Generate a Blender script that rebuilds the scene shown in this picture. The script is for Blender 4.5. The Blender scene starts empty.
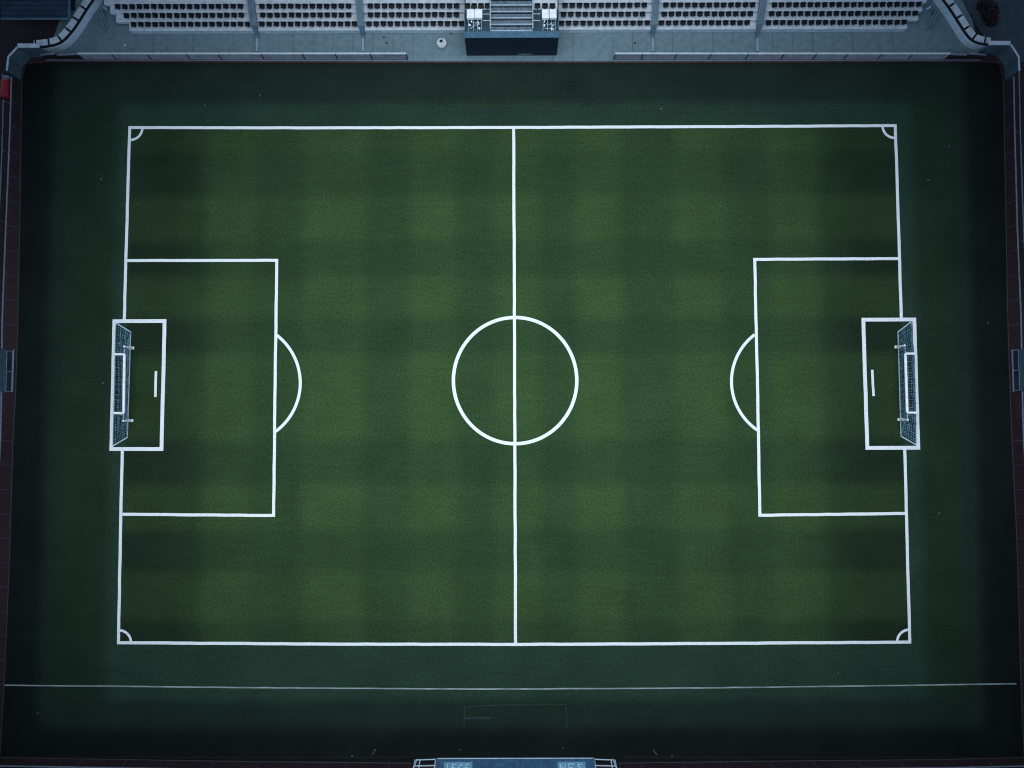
import bpy, bmesh, math, random
from mathutils import Vector, Matrix
random.seed(7)
C = bpy.context.scene
R = math.radians

# ------------------------------------------------------------------ camera, world, sun, exposure
CAM = Vector((-0.084, -4.552, 92.889))
TILT, ROLL, YAW, FPX = 0.0437579, 0.00093633, -0.00239, 690.0
MROT = Matrix.Rotation(YAW, 3, 'Z') @ Matrix.Rotation(ROLL, 3, 'Y') @ Matrix.Rotation(TILT, 3, 'X')
cd = bpy.data.cameras.new("camera"); cd.sensor_width = 36.0; cd.lens = FPX / 1024 * 36
cd.clip_start = 0.5; cd.clip_end = 2000
cam = bpy.data.objects.new("camera", cd); C.collection.objects.link(cam)
cam.matrix_world = Matrix.Translation(CAM) @ MROT.to_4x4()
C.camera = cam
C.cycles.filter_width = 1.1

SUN_EL, SUN_ROT = R(86), R(0)
w = bpy.data.worlds.new("World"); C.world = w; w.use_nodes = True
nt = w.node_tree; bg = nt.nodes["Background"]
sky = nt.nodes.new("ShaderNodeTexSky"); sky.sky_type = 'NISHITA'; sky.sun_disc = False
sky.sun_elevation = SUN_EL; sky.sun_rotation = SUN_ROT
nt.links.new(sky.outputs[0], bg.inputs[0]); bg.inputs[1].default_value = 0.12
sd = bpy.data.lights.new("sun", 'SUN'); sd.energy = 1.35; sd.angle = R(90); sd.color = (0.97, 1.0, 0.95)
sun = bpy.data.objects.new("sun", sd); C.collection.objects.link(sun)
sun.rotation_euler = (math.pi/2 - SUN_EL, 0, math.pi - SUN_ROT)
C.view_settings.view_transform = 'Standard'; C.view_settings.look = 'None'
C.view_settings.gamma = 1.0; C.view_settings.use_curve_mapping = False
C.view_settings.exposure = 0.95

# ------------------------------------------------------------------ helpers
def at(px, py, z=0.0):
    """world point at height z seen at a measured place of the survey photograph"""
    d = MROT @ Vector(((px - 512) / FPX, -(py - 384) / FPX, -1))
    t = (z - CAM.z) / d.z
    return CAM + d * t

def mat(name, col, rough=0.8, var=0.15, scale=1.5, metal=0.0, col2=None, detail=4, bump=0.0, spec=0.3):
    m = bpy.data.materials.new(name); m.use_nodes = True
    n = m.node_tree; b = n.nodes["Principled BSDF"]
    b.inputs["Roughness"].default_value = rough; b.inputs["Metallic"].default_value = metal
    b.inputs["Specular IOR Level"].default_value = spec
    g = n.nodes.new("ShaderNodeNewGeometry")
    t = n.nodes.new("ShaderNodeTexNoise"); t.inputs["Scale"].default_value = scale; t.inputs["Detail"].default_value = detail
    n.links.new(g.outputs["Position"], t.inputs["Vector"])
    r = n.nodes.new("ShaderNodeMapRange"); r.inputs[1].default_value = 0.3; r.inputs[2].default_value = 0.7
    n.links.new(t.outputs["Fac"], r.inputs[0])
    mx = n.nodes.new("ShaderNodeMix"); mx.data_type = 'RGBA'
    c2 = col2 or tuple(min(1, c * (1 + var)) for c in col)
    c1 = tuple(c * (1 - var) for c in col) if col2 is None else col
    mx.inputs[6].default_value = (*c1, 1); mx.inputs[7].default_value = (*c2, 1)
    n.links.new(r.outputs[0], mx.inputs[0]); n.links.new(mx.outputs[2], b.inputs["Base Color"])
    if bump:
        bp = n.nodes.new("ShaderNodeBump"); bp.inputs["Strength"].default_value = bump
        n.links.new(t.outputs["Fac"], bp.inputs["Height"]); n.links.new(bp.outputs[0], b.inputs["Normal"])
    return m

def build(name, bm, m, parent=None, kind=None):
    bmesh.ops.recalc_face_normals(bm, faces=bm.faces)
    me = bpy.data.meshes.new(name); bm.to_mesh(me); bm.free()
    if m: me.materials.append(m)
    o = bpy.data.objects.new(name, me); C.collection.objects.link(o)
    if parent: o.parent = parent
    if kind: o["kind"] = kind
    return o

def thing(name, label, cat, loc=(0, 0, 0), group=None, rz=0):
    o = bpy.data.objects.new(name, None); C.collection.objects.link(o)
    o.location = loc; o.rotation_euler = (0, 0, rz); o.empty_display_size = 0.3
    o["label"] = label; o["category"] = cat
    if group: o["group"] = group
    return o

def tag(o, label, cat, group=None):
    o["label"] = label; o["category"] = cat
    if group: o["group"] = group
    return o

def box(bm, lo, hi, bev=0.0, mtx=None):
    vs = [bm.verts.new((x, y, z)) for x in (lo[0], hi[0]) for y in (lo[1], hi[1]) for z in (lo[2], hi[2])]
    fs = [(0, 1, 3, 2), (4, 6, 7, 5), (0, 4, 5, 1), (2, 3, 7, 6), (0, 2, 6, 4), (1, 5, 7, 3)]
    F = [bm.faces.new([vs[i] for i in f]) for f in fs]
    if bev:
        es = list({e for f in F for e in f.edges})
        r = bmesh.ops.bevel(bm, geom=es, offset=bev, segments=2, affect='EDGES', profile=0.5)
        vs = list({v for f in r['faces'] for v in f.verts} | {v for v in vs if v.is_valid})
    if mtx: bmesh.ops.transform(bm, matrix=mtx, verts=vs)
    return bm

def hexa(bm, a, b):
    """solid between two quads a (4 points) and b (4 points)"""
    va = [bm.verts.new(p) for p in a]; vb = [bm.verts.new(p) for p in b]
    bm.faces.new(va); bm.faces.new(vb[::-1])
    for i in range(4):
        bm.faces.new((va[i], va[(i+1) % 4], vb[(i+1) % 4], vb[i]))

def tube(bm, a, b, r=0.05, n=8, r2=None):
    a, b = Vector(a), Vector(b); d = b - a; L = d.length
    if L < 1e-5: return
    q = d.to_track_quat('Z', 'Y').to_matrix().to_4x4()
    bmesh.ops.create_cone(bm, cap_ends=True, segments=n, radius1=r, radius2=r2 if r2 is not None else r, depth=L,
                          matrix=Matrix.Translation((a + b) / 2) @ q)

def cord(bm, a, b, r):
    d = (b - a)
    if d.length < 1e-5: return
    d.normalize(); u = d.orthogonal().normalized(); v = d.cross(u)
    o = [u*r, (u*-.5 + v*.866)*r, (u*-.5 - v*.866)*r]
    A = [bm.verts.new(a + k) for k in o]; B = [bm.verts.new(b + k) for k in o]
    for i in range(3): bm.faces.new((A[i], A[(i+1) % 3], B[(i+1) % 3], B[i]))

def lathe(bm, prof, n=28, mtx=None):
    rings = []
    for r, z in prof:
        rings.append([bm.verts.new((r * math.cos(2*math.pi*i/n), r * math.sin(2*math.pi*i/n), z)) for i in range(n)])
    for a, b in zip(rings, rings[1:]):
        for i in range(n): bm.faces.new((a[i], a[(i+1) % n], b[(i+1) % n], b[i]))
    bm.faces.new(rings[0][::-1]); bm.faces.new(rings[-1])
    if mtx: bmesh.ops.transform(bm, matrix=mtx, verts=[v for r in rings for v in r])

def dup(root, loc, label=None, rz=None):
    r = root.copy(); C.collection.objects.link(r); r.location = loc
    if rz is not None: r.rotation_euler = (0, 0, rz)
    if label: r["label"] = label
    for ch in root.children:
        c = ch.copy(); C.collection.objects.link(c); c.parent = r
        for g in ch.children:
            d = g.copy(); C.collection.objects.link(d); d.parent = c
    return r

NB = lambda: bmesh.new()
ORD = ["first","second","third","fourth","fifth","sixth","seventh","eighth","ninth","tenth","eleventh","twelfth","thirteenth",
       "fourteenth","fifteenth","sixteenth","seventeenth","eighteenth","nineteenth","twentieth"]
def ordw(i):
    if i < 20: return ORD[i]
    tens = {2: "twenty", 3: "thirty", 4: "forty", 5: "fifty"}[(i+1) // 10]
    return tens + "-" + ORD[(i+1) % 10 - 1] if (i+1) % 10 else {2: "twentieth", 3: "thirtieth", 4: "fortieth", 5: "fiftieth"}[(i+1)//10]

# ------------------------------------------------------------------ materials
M = {}
M['paint']   = mat('white_line_paint', (0.63, 0.71, 0.73), 0.85, scale=3.0, col2=(0.77, 0.86, 0.88))
M['thinpaint'] = mat('worn_line_paint', (0.13, 0.19, 0.19), 0.85, scale=0.5, col2=(0.30, 0.38, 0.39))
M['ghost']   = mat('faded_paint', (0.010, 0.028, 0.026), 0.9, scale=0.8, col2=(0.018, 0.038, 0.037))
M['concrete']= mat('blue_grey_concrete', (0.10, 0.17, 0.20), 0.85, scale=1.3, col2=(0.14, 0.225, 0.26))
M['terrace'] = mat('pale_concrete', (0.38, 0.46, 0.51), 0.85, scale=1.6, col2=(0.56, 0.64, 0.69))
M['paleblue']= mat('pale_blue_painted_metal', (0.34, 0.46, 0.53), 0.55, scale=2.0, col2=(0.48, 0.60, 0.66))
M['beam']    = mat('grey_blue_steel', (0.075, 0.145, 0.19), 0.55, var=0.2, scale=1.0)
M['rail2']   = mat('grey_white_letters', (0.30, 0.36, 0.40), 0.6, var=0.4, scale=6)
M['strut']   = mat('worn_strut_paint', (0.20, 0.31, 0.37), 0.6, var=0.25, scale=2)
M['board']   = mat('dark_maroon_board', (0.017, 0.0080, 0.0105), 0.7, var=0.3, scale=1.2)
M['boardg']  = mat('grey_violet_board', (0.22, 0.245, 0.29), 0.6, var=0.25, scale=1.2)
M['rail']    = mat('dull_grey_rail', (0.15, 0.18, 0.24), 0.5, var=0.25, scale=3)
M['basera']  = mat('violet_grey_kerb_rail', (0.060, 0.056, 0.078), 0.6, var=0.25, scale=3)
M['kerb']    = mat('red_brown_kerb', (0.055, 0.022, 0.028), 0.8, var=0.3, scale=2)
M['asphalt'] = mat('dark_asphalt', (0.022, 0.018, 0.020), 0.95, var=0.45, scale=2.5, bump=0.3)
M['slate']   = mat('slate_paving', (0.040, 0.060, 0.080), 0.9, var=0.2, scale=1.5)
M['seat']    = mat('navy_plastic', (0.004, 0.008, 0.014), 0.6, var=0.35, scale=6)
M['navy']    = mat('navy_cladding', (0.009, 0.016, 0.032), 0.6, var=0.12, scale=1.0)
M['deckblue']= mat('blue_deck', (0.045, 0.125, 0.19), 0.6, var=0.2, scale=1.5)
M['step']    = mat('stair_concrete', (0.10, 0.15, 0.19), 0.85, var=0.35, scale=2.5)
M['nose']    = mat('stair_nosing', (0.32, 0.44, 0.52), 0.6, var=0.2, scale=3)
M['white']   = mat('white_enamel', (0.80, 0.85, 0.86), 0.5, var=0.1, scale=2)
M['tub']     = mat('dull_white_plastic', (0.42, 0.50, 0.52), 0.6, var=0.2, scale=3)
M['deckdark'] = mat('dark_teal_deck', (0.022, 0.055, 0.075), 0.6, var=0.3, scale=2)
M['chrome']  = mat('bright_tube', (0.30, 0.42, 0.47), 0.35, var=0.4, scale=5, metal=0.3)
M['net']     = mat('blue_white_net_cord', (0.105, 0.225, 0.30), 0.7, var=0.5, scale=2.5)
M['black']   = mat('black_joint', (0.006, 0.008, 0.011), 0.9, var=0.2)
M['shed']    = mat('dark_blue_sheet', (0.045, 0.10, 0.155), 0.5, var=0.25, scale=0.6)
M['red']     = mat('dull_red_tank', (0.24, 0.012, 0.016), 0.5, var=0.3, scale=3)
M['kiosk']   = mat('teal_sheet', (0.022, 0.052, 0.070), 0.5, var=0.25, scale=2)
M['glass']   = mat('dark_booth_glass', (0.012, 0.024, 0.040), 0.12, var=0.3, scale=1, spec=0.5)
M['dugout']  = mat('blue_ribbed_sheet', (0.030, 0.085, 0.15), 0.5, var=0.3, scale=1.5)
M['sign']    = mat('pale_blue_sign', (0.12, 0.28, 0.38), 0.5, var=0.25, scale=4)
M['lettering'] = mat('white_blue_lettering', (0.42, 0.68, 0.78), 0.6, var=0.2, scale=5)
M['scrap']   = mat('pale_paper', (0.22, 0.26, 0.26), 0.9, var=0.3, scale=8)
M['shrub']   = mat('dark_shrub_leaves', (0.012, 0.010, 0.014), 0.8, var=0.5, scale=5)
M['shrubred']= mat('dull_red_leaves', (0.09, 0.012, 0.014), 0.8, var=0.5, scale=5)
M['shade_roofing'] = mat('shade_roof_sheet', (0.10, 0.11, 0.13), 0.6, var=0.15, scale=0.3)
M['green']   = mat('green_mat', (0.05, 0.12, 0.04), 0.9, var=0.3, scale=4)

# concrete apron gets cast joints
def jointed(m, period, wd, dark, axis=0):
    n = m.node_tree; b = n.nodes["Principled BSDF"]
    src = b.inputs["Base Color"].links[0].from_socket
    g = n.nodes.new("ShaderNodeNewGeometry"); s = n.nodes.new("ShaderNodeSeparateXYZ"); n.links.new(g.outputs["Position"], s.inputs[0])
    wn = n.nodes.new("ShaderNodeMath"); wn.operation = 'MULTIPLY'; wn.inputs[1].default_value = 1 / period
    n.links.new(s.outputs[axis], wn.inputs[0])
    fr = n.nodes.new("ShaderNodeMath"); fr.operation = 'FRACT'; n.links.new(wn.outputs[0], fr.inputs[0])
    lt = n.nodes.new("ShaderNodeMath"); lt.operation = 'LESS_THAN'; lt.inputs[1].default_value = wd / period; n.links.new(fr.outputs[0], lt.inputs[0])
    fl = n.nodes.new("ShaderNodeMath"); fl.operation = 'FLOOR'; n.links.new(wn.outputs[0], fl.inputs[0])
    wh = n.nodes.new("ShaderNodeTexWhiteNoise"); wh.noise_dimensions = '1D'; n.links.new(fl.outputs[0], wh.inputs["W"])
    mu = n.nodes.new("ShaderNodeMath"); mu.operation = 'MULTIPLY'; n.links.new(lt.outputs[0], mu.inputs[0]); n.links.new(wh.outputs["Value"], mu.inputs[1])
    mx = n.nodes.new("ShaderNodeMix"); mx.data_type = 'RGBA'; mx.inputs[7].default_value = (*dark, 1)
    n.links.new(mu.outputs[0], mx.inputs[0]); n.links.new(src, mx.inputs[6]); n.links.new(mx.outputs[2], b.inputs["Base Color"])
jointed(M['concrete'], 2.75, 0.13, (0.06, 0.12, 0.15))
jointed(M['dugout'], 0.62, 0.16, (0.02, 0.07, 0.15))

# turf: mown stripes across and along, the darker synthetic run-off round them; outer colours also hold edge shade
def turf_material():
    m = bpy.data.materials.new('turf'); m.use_nodes = True
    n = m.node_tree; L = n.links.new; b = n.nodes["Principled BSDF"]
    b.inputs["Roughness"].default_value = 0.95; b.inputs["Specular IOR Level"].default_value = 0.08
    g = n.nodes.new("ShaderNodeNewGeometry"); s = n.nodes.new("ShaderNodeSeparateXYZ")
    # gentle waviness so no edge is ruler-straight
    wob = n.nodes.new("ShaderNodeTexNoise"); wob.inputs["Scale"].default_value = 0.35; wob.inputs["Detail"].default_value = 3
    L(g.outputs["Position"], wob.inputs["Vector"])
    wv = n.nodes.new("ShaderNodeVectorMath"); wv.operation = 'MULTIPLY_ADD'
    wv.inputs[1].default_value = (0.7, 0.7, 0); L(wob.outputs["Color"], wv.inputs[0])
    sub = n.nodes.new("ShaderNodeVectorMath"); sub.operation = 'ADD'; sub.inputs[1].default_value = (-0.35, -0.35, 0)
    L(g.outputs["Position"], sub.inputs[0]); L(sub.outputs[0], wv.inputs[2]); L(wv.outputs[0], s.inputs[0])
    def ramp(axis, lo, hi, stops, soft):
        mr = n.nodes.new("ShaderNodeMapRange"); mr.inputs[1].default_value = lo; mr.inputs[2].default_value = hi
        L(s.outputs[axis], mr.inputs[0])
        cr = n.nodes.new("ShaderNodeValToRGB"); cr.color_ramp.interpolation = 'EASE'
        pts = []
        for (p, v0, v1) in stops:                       # an edge at p from v0 to v1
            pts += [((p - soft - lo) / (hi - lo), v0), ((p + soft - lo) / (hi - lo), v1)]
        pts.sort()
        e = cr.color_ramp.elements
        while len(e) > 1: e.remove(e[-1])
        e[0].position = max(0, pts[0][0]); e[0].color = (pts[0][1],) * 3 + (1,)
        for p, v in pts[1:]:
            k = e.new(min(1, max(0, p))); k.color = (v, v, v, 1)
        L(mr.outputs[0], cr.inputs[0]); return cr.outputs[0]
    def edges(px_bands, conv, base=0.0):
        out = []
        for a, c, v in px_bands: out += [(conv(a), base, v), (conv(c), v, base)]
        return out
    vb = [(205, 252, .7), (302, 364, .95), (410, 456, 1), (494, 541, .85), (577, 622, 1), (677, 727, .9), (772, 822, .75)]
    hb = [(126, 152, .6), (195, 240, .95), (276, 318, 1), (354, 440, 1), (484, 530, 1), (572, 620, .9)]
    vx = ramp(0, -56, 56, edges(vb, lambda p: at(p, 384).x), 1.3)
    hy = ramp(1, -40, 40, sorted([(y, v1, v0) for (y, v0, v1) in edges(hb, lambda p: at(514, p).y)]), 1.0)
    def math_(op, a, c=None, d=None):
        k = n.nodes.new("ShaderNodeMath"); k.operation = op
        for i, q in enumerate((a, c, d)):
            if q is None: continue
            if isinstance(q, (int, float)): k.inputs[i].default_value = q
            else: L(q, k.inputs[i])
        return k.outputs[0]
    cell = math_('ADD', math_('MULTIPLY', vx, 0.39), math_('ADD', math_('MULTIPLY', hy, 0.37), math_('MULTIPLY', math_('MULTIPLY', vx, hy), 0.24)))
    def mix(f, a, c):
        k = n.nodes.new("ShaderNodeMix"); k.data_type = 'RGBA'
        if isinstance(f, (int, float)): k.inputs[0].default_value = f
        else: L(f, k.inputs[0])
        for i, q in ((6, a), (7, c)):
            if isinstance(q, tuple): k.inputs[i].default_value = (*q, 1)
            else: L(q, k.inputs[i])
        return k.outputs[2]
    big = n.nodes.new("ShaderNodeTexNoise"); big.inputs["Scale"].default_value = 0.16; big.inputs["Detail"].default_value = 5
    L(g.outputs["Position"], big.inputs["Vector"])
    # inside / outside the touchlines and the border strip
    def inside(x0, x1, y0, y1, soft):
        def step(sock, e, up):
            mr = n.nodes.new("ShaderNodeMapRange"); mr.interpolation_type = 'SMOOTHSTEP'
            mr.inputs[1].default_value = e - soft; mr.inputs[2].default_value = e + soft
            if not up: mr.inputs[3].default_value = 1; mr.inputs[4].default_value = 0
            L(sock, mr.inputs[0]); return mr.outputs[0]
        return math_('MULTIPLY', math_('MULTIPLY', step(s.outputs[0], x0, 1), step(s.outputs[0], x1, 0)),
                     math_('MULTIPLY', step(s.outputs[1], y0, 1), step(s.outputs[1], y1, 0)))
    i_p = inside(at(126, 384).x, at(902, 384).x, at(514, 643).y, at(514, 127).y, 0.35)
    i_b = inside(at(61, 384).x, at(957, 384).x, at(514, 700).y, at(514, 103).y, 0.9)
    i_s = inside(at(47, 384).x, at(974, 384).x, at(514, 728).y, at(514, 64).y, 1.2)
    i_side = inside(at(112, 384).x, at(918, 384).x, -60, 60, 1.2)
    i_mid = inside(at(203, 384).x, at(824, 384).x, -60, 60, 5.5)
    pitch = mix(cell, mix(i_mid, TURF_ENDS_SHADED, TURF_DARK), TURF_LIGHT)
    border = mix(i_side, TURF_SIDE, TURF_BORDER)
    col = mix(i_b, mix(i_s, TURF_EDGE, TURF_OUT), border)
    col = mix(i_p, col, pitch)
    # blade-scale grain, tufts, long-scale patchiness
    gr = n.nodes.new("ShaderNodeTexNoise"); gr.inputs["Scale"].default_value = 3.4; gr.inputs["Detail"].default_value = 6; gr.inputs["Roughness"].default_value = 0.85
    L(g.outputs["Position"], gr.inputs["Vector"])
    mp = n.nodes.new("ShaderNodeMapping"); mp.inputs["Scale"].default_value = (0.25, 2.2, 1); L(g.outputs["Position"], mp.inputs["Vector"])
    st = n.nodes.new("ShaderNodeTexNoise"); st.inputs["Scale"].default_value = 0.8; st.inputs["Detail"].default_value = 4; L(mp.outputs[0], st.inputs["Vector"])
    k = math_('MULTIPLY_ADD', gr.outputs["Fac"], 3.0, -0.5)
    k = math_('MULTIPLY', k, math_('MULTIPLY_ADD', big.outputs["Fac"], 0.5, 0.75))
    k = math_('MULTIPLY', k, math_('MULTIPLY_ADD', st.outputs["Fac"], 0.36, 0.82))
    sc = n.nodes.new("ShaderNodeVectorMath"); sc.operation = 'SCALE'; L(col, sc.inputs[0]); L(k, sc.inputs["Scale"])
    # a few bluish worn blades
    col2 = mix(math_('MULTIPLY', big.outputs["Fac"], 0.10), sc.outputs[0], (0.05, 0.075, 0.05))
    L(col2, b.inputs["Base Color"])
    bp = n.nodes.new("ShaderNodeBump"); bp.inputs["Strength"].default_value = 0.25; bp.inputs["Distance"].default_value = 0.05
    L(gr.outputs["Fac"], bp.inputs["Height"]); L(bp.outputs[0], b.inputs["Normal"])
    return m
TURF_DARK, TURF_LIGHT, TURF_ENDS_SHADED = (0.0172, 0.0440, 0.0180), (0.0310, 0.0680, 0.0205), (0.0092, 0.0215, 0.0112)  # dark end bands; light falloff is also put into their colour
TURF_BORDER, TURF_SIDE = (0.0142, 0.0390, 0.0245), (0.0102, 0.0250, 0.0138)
TURF_OUT, TURF_EDGE = (0.0098, 0.0215, 0.0150), (0.0050, 0.0076, 0.0078)  # run-off tones, darkened further to hold the edge falloff
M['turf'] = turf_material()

# ------------------------------------------------------------------ ground
def sheet(name, pts, z, m):
    bm = NB(); bm.faces.new([bm.verts.new((p[0], p[1], z)) for p in pts]); return build(name, bm, m, kind='structure')
sheet('ground', [(-400, -400), (400, -400), (400, 400), (-400, 400)], -0.03, M['asphalt'])
LEFT_FOOT = [(22, 82), (21.5, 110), (21, 150), (19.8, 230), (18, 320), (16.2, 385), (13.5, 430), (9.6, 560), (4.5, 680), (0, 757)]
RIGHT_FOOT = [(1003, 82), (1004, 110), (1004.6, 150), (1006, 230), (1007.6, 320), (1009.8, 385), (1011.2, 430), (1015, 500), (1017.5, 560), (1021, 690), (1024, 757)]
SOUTH_L = [(0, 757.5), (120, 759.5), (250, 761.5), (410, 763)]
SOUTH_R = [(620, 763), (780, 761), (940, 759.5), (1024, 757.5)]
tp = [at(x, y) for x, y in LEFT_FOOT] + [at(x, y) for x, y in SOUTH_L[1:]] + [at(x, y) for x, y in SOUTH_R[:-1]] + [at(x, y) for x, y in RIGHT_FOOT[::-1]]
tp += [at(998, 62), at(985, 61.5), at(613, 62.5), at(408, 62.5), at(40, 61.5), at(27, 63)]
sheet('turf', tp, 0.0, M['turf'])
# blue-grey concrete concourse in front of the north stand, 3 cm proud with a red-brown kerb
bm = NB()
cp = [at(46, 60.5), at(408, 61.5), at(613, 61.5), at(981, 60.5), at(972, 20), at(940, -40), at(95, -40), at(60, 20)]
top = [bm.verts.new((p.x, p.y, 0.06)) for p in cp]; bot = [bm.verts.new((p.x, p.y, -0.1)) for p in cp]
bm.faces.new(top)
for i in range(len(cp)): bm.faces.new((top[i], bot[i], bot[(i+1) % len(cp)], top[(i+1) % len(cp)]))
build('concourse_pavement', bm, M['concrete'], kind='structure')
bm = NB()
kp = [at(27, 63), at(46, 61.2), at(408, 62.2), at(613, 62.2), at(981, 61.2), at(1000, 62.5)]
for a, b in zip(kp, kp[1:]):
    d = (b - a).normalized(); nrm = Vector((d.y, -d.x, 0))
    q = [a + nrm*0.13, b + nrm*0.13, b - nrm*0.06, a - nrm*0.06]
    hexa(bm, [Vector((p.x, p.y, -0.05)) for p in q], [Vector((p.x, p.y, 0.045)) for p in q])
build('kerb', bm, M['kerb'], kind='structure')
p0, p1 = at(968, -60), at(1000, 62)
sheet('slate_paving', [p1, at(1040, 62), at(1060, -60), at(925, -60), at(990, 46)], -0.02, M['slate'])

# ------------------------------------------------------------------ pitch markings
zl = [0.004]
def stroke(bm, pts, wd, closed=False):
    n = len(pts); L_, R_ = [], []
    for i, p in enumerate(pts):
        a = pts[(i-1) % n] if closed or i > 0 else p
        b = pts[(i+1) % n] if closed or i < n-1 else p
        d1 = (p - a).normalized() if (p - a).length > 1e-6 else (b - p).normalized()
        d2 = (b - p).normalized() if (b - p).length > 1e-6 else d1
        n1 = Vector((-d1.y, d1.x, 0)); n2 = Vector((-d2.y, d2.x, 0)); mn = (n1 + n2).normalized()
        k = wd / 2 / max(0.4, mn.dot(n1))
        L_.append(p + mn*k); R_.append(p - mn*k)
    z = zl[0]
    vl = [bm.verts.new((p.x, p.y, z)) for p in L_]; vr = [bm.verts.new((p.x, p.y, z)) for p in R_]
    for i in range(n if closed else n-1):
        j = (i+1) % n; bm.faces.new((vl[i], vr[i], vr[j], vl[j]))
def dense(pts, step=1.5, jit=0.02):
    out = [pts[0]]
    for a, b in zip(pts, pts[1:]):
        k = max(1, int((b - a).length / step)); d = (b - a).normalized(); nr = Vector((-d.y, d.x, 0))
        for i in range(1, k + 1):
            p = a.lerp(b, i / k)
            if i < k: p = p + nr * random.uniform(-jit, jit)
            out.append(p)
    return out
def line(name, pxs, wd=0.40, closed=False, m='paint', straight=True):
    pts = [at(x, y) for x, y in pxs]
    for p in pts: p.z = 0
    if straight and not closed and 'penalty_mark' not in name:
        pts[0] = pts[0] + (pts[0] - pts[1]).normalized()*(wd*0.49 if name in ('touch_line',) else 0); pts[-1] = pts[-1] + (pts[-1] - pts[-2]).normalized()*(wd*0.49 if name in ('touch_line',) else 0)
    if straight: pts = dense(pts + pts[:1])[:-1] if closed else dense(pts)
    bm = NB(); stroke(bm, pts, wd, closed)
    zl[0] += 0.003
    return build(name, bm, M[m], kind='structure')
def arc3(p1, p2, p3, n=40):
    ax, ay, bx, by, cx, cy = *p1, *p2, *p3
    d = 2*(ax*(by-cy) + bx*(cy-ay) + cx*(ay-by))
    ux = ((ax*ax+ay*ay)*(by-cy) + (bx*bx+by*by)*(cy-ay) + (cx*cx+cy*cy)*(ay-by)) / d
    uy = ((ax*ax+ay*ay)*(cx-bx) + (bx*bx+by*by)*(ax-cx) + (cx*cx+cy*cy)*(bx-ax)) / d
    r = math.hypot(ax-ux, ay-uy); A = [math.atan2(y-uy, x-ux) for x, y in (p1, p2, p3)]
    un = lambda a, ref: a + 2*math.pi*round((ref - a) / (2*math.pi))
    a2 = A[1]; a1 = un(A[0], a2); a3 = un(A[2], a2)
    return [(ux + r*math.cos(a1 + (a3-a1)*i/n), uy + r*math.sin(a1 + (a3-a1)*i/n)) for i in range(n+1)]
line('touch_line', [(129.8, 127.5), (320, 127.9), (514, 127.4), (720, 126.6), (895.2, 125.6)])
line('touch_line', [(118.5, 642.7), (320, 644.0), (515.5, 644.4), (720, 643.4), (909.7, 642)])
line('goal_line', [(129.8, 127.5), (126.8, 230), (124.3, 320)])
line('goal_line', [(122.3, 450), (120.3, 545), (118.5, 642.7)])
line('goal_line', [(895.2, 125.6), (898.6, 230), (901.2, 319)])
line('goal_line', [(904.6, 448.5), (907.2, 545), (909.7, 642)])
line('halfway_line', [(513.6, 127.5), (514.2, 255), (514.6, 381), (515.6, 644)])
line('goal_area_line', [(114.5, 321.3), (164.6, 321), (163.2, 385), (161.6, 449), (111.4, 449), (113, 385)], 0.50, True)
line('goal_area_line', [(914.2, 319.5), (863.3, 319.7), (865.2, 384), (867.2, 447.9), (918.2, 447.7), (916.1, 384)], 0.50, True)
line('penalty_area_line', [(126.4, 260.6), (276.8, 260.4), (275.2, 385), (273.7, 515.4), (121.6, 514.2)])
line('penalty_area_line', [(899.6, 258.7), (754.6, 259.4), (757.4, 385), (759.8, 515.2), (906.6, 513.4)])
line('penalty_arc', arc3((276.6, 335), (300.3, 381), (275.2, 431.8)), straight=False)
line('penalty_arc', arc3((754.6, 334.6), (731.4, 381), (757.6, 430.3)), straight=False)
line('centre_circle', [(515.1 + 61.7*math.cos(2*math.pi*i/96), 380.6 + 63.1*math.sin(2*math.pi*i/96)) for i in range(96)], 0.46, True, straight=False)
for cx, cy, a0 in ((130.5, 128, 0), (894.4, 126, 90), (909, 641.6, 180), (119.2, 642.2, 270)):
    line('corner_arc', [(cx + 12*math.cos(R(a0 + 90*i/16)), cy + 12*math.sin(R(a0 + 90*i/16))) for i in range(17)], 0.33, straight=False)
line('penalty_mark', [(156.2, 371), (155.6, 397)], 0.34)
line('penalty_mark', [(872, 369.8), (873.4, 396)], 0.34)
line('boundary_line', [(5, 685), (120, 686), (256, 687.5), (420, 688.6), (512, 688.8), (700, 687.8), (850, 685.8), (1016, 683.6)], 0.18, m='thinpaint')
line('faded_marking', [(464, 727), (464.5, 706), (515, 704.5), (566, 704), (567, 728)], 0.14, m='ghost')
line('faded_marking', [(465, 718), (479, 717.6), (491, 717.8)], 0.30, m='ghost')
line('faded_marking', [(470, 111.5), (515, 110.8), (562, 110.4)], 0.18, m='ghost')

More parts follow.
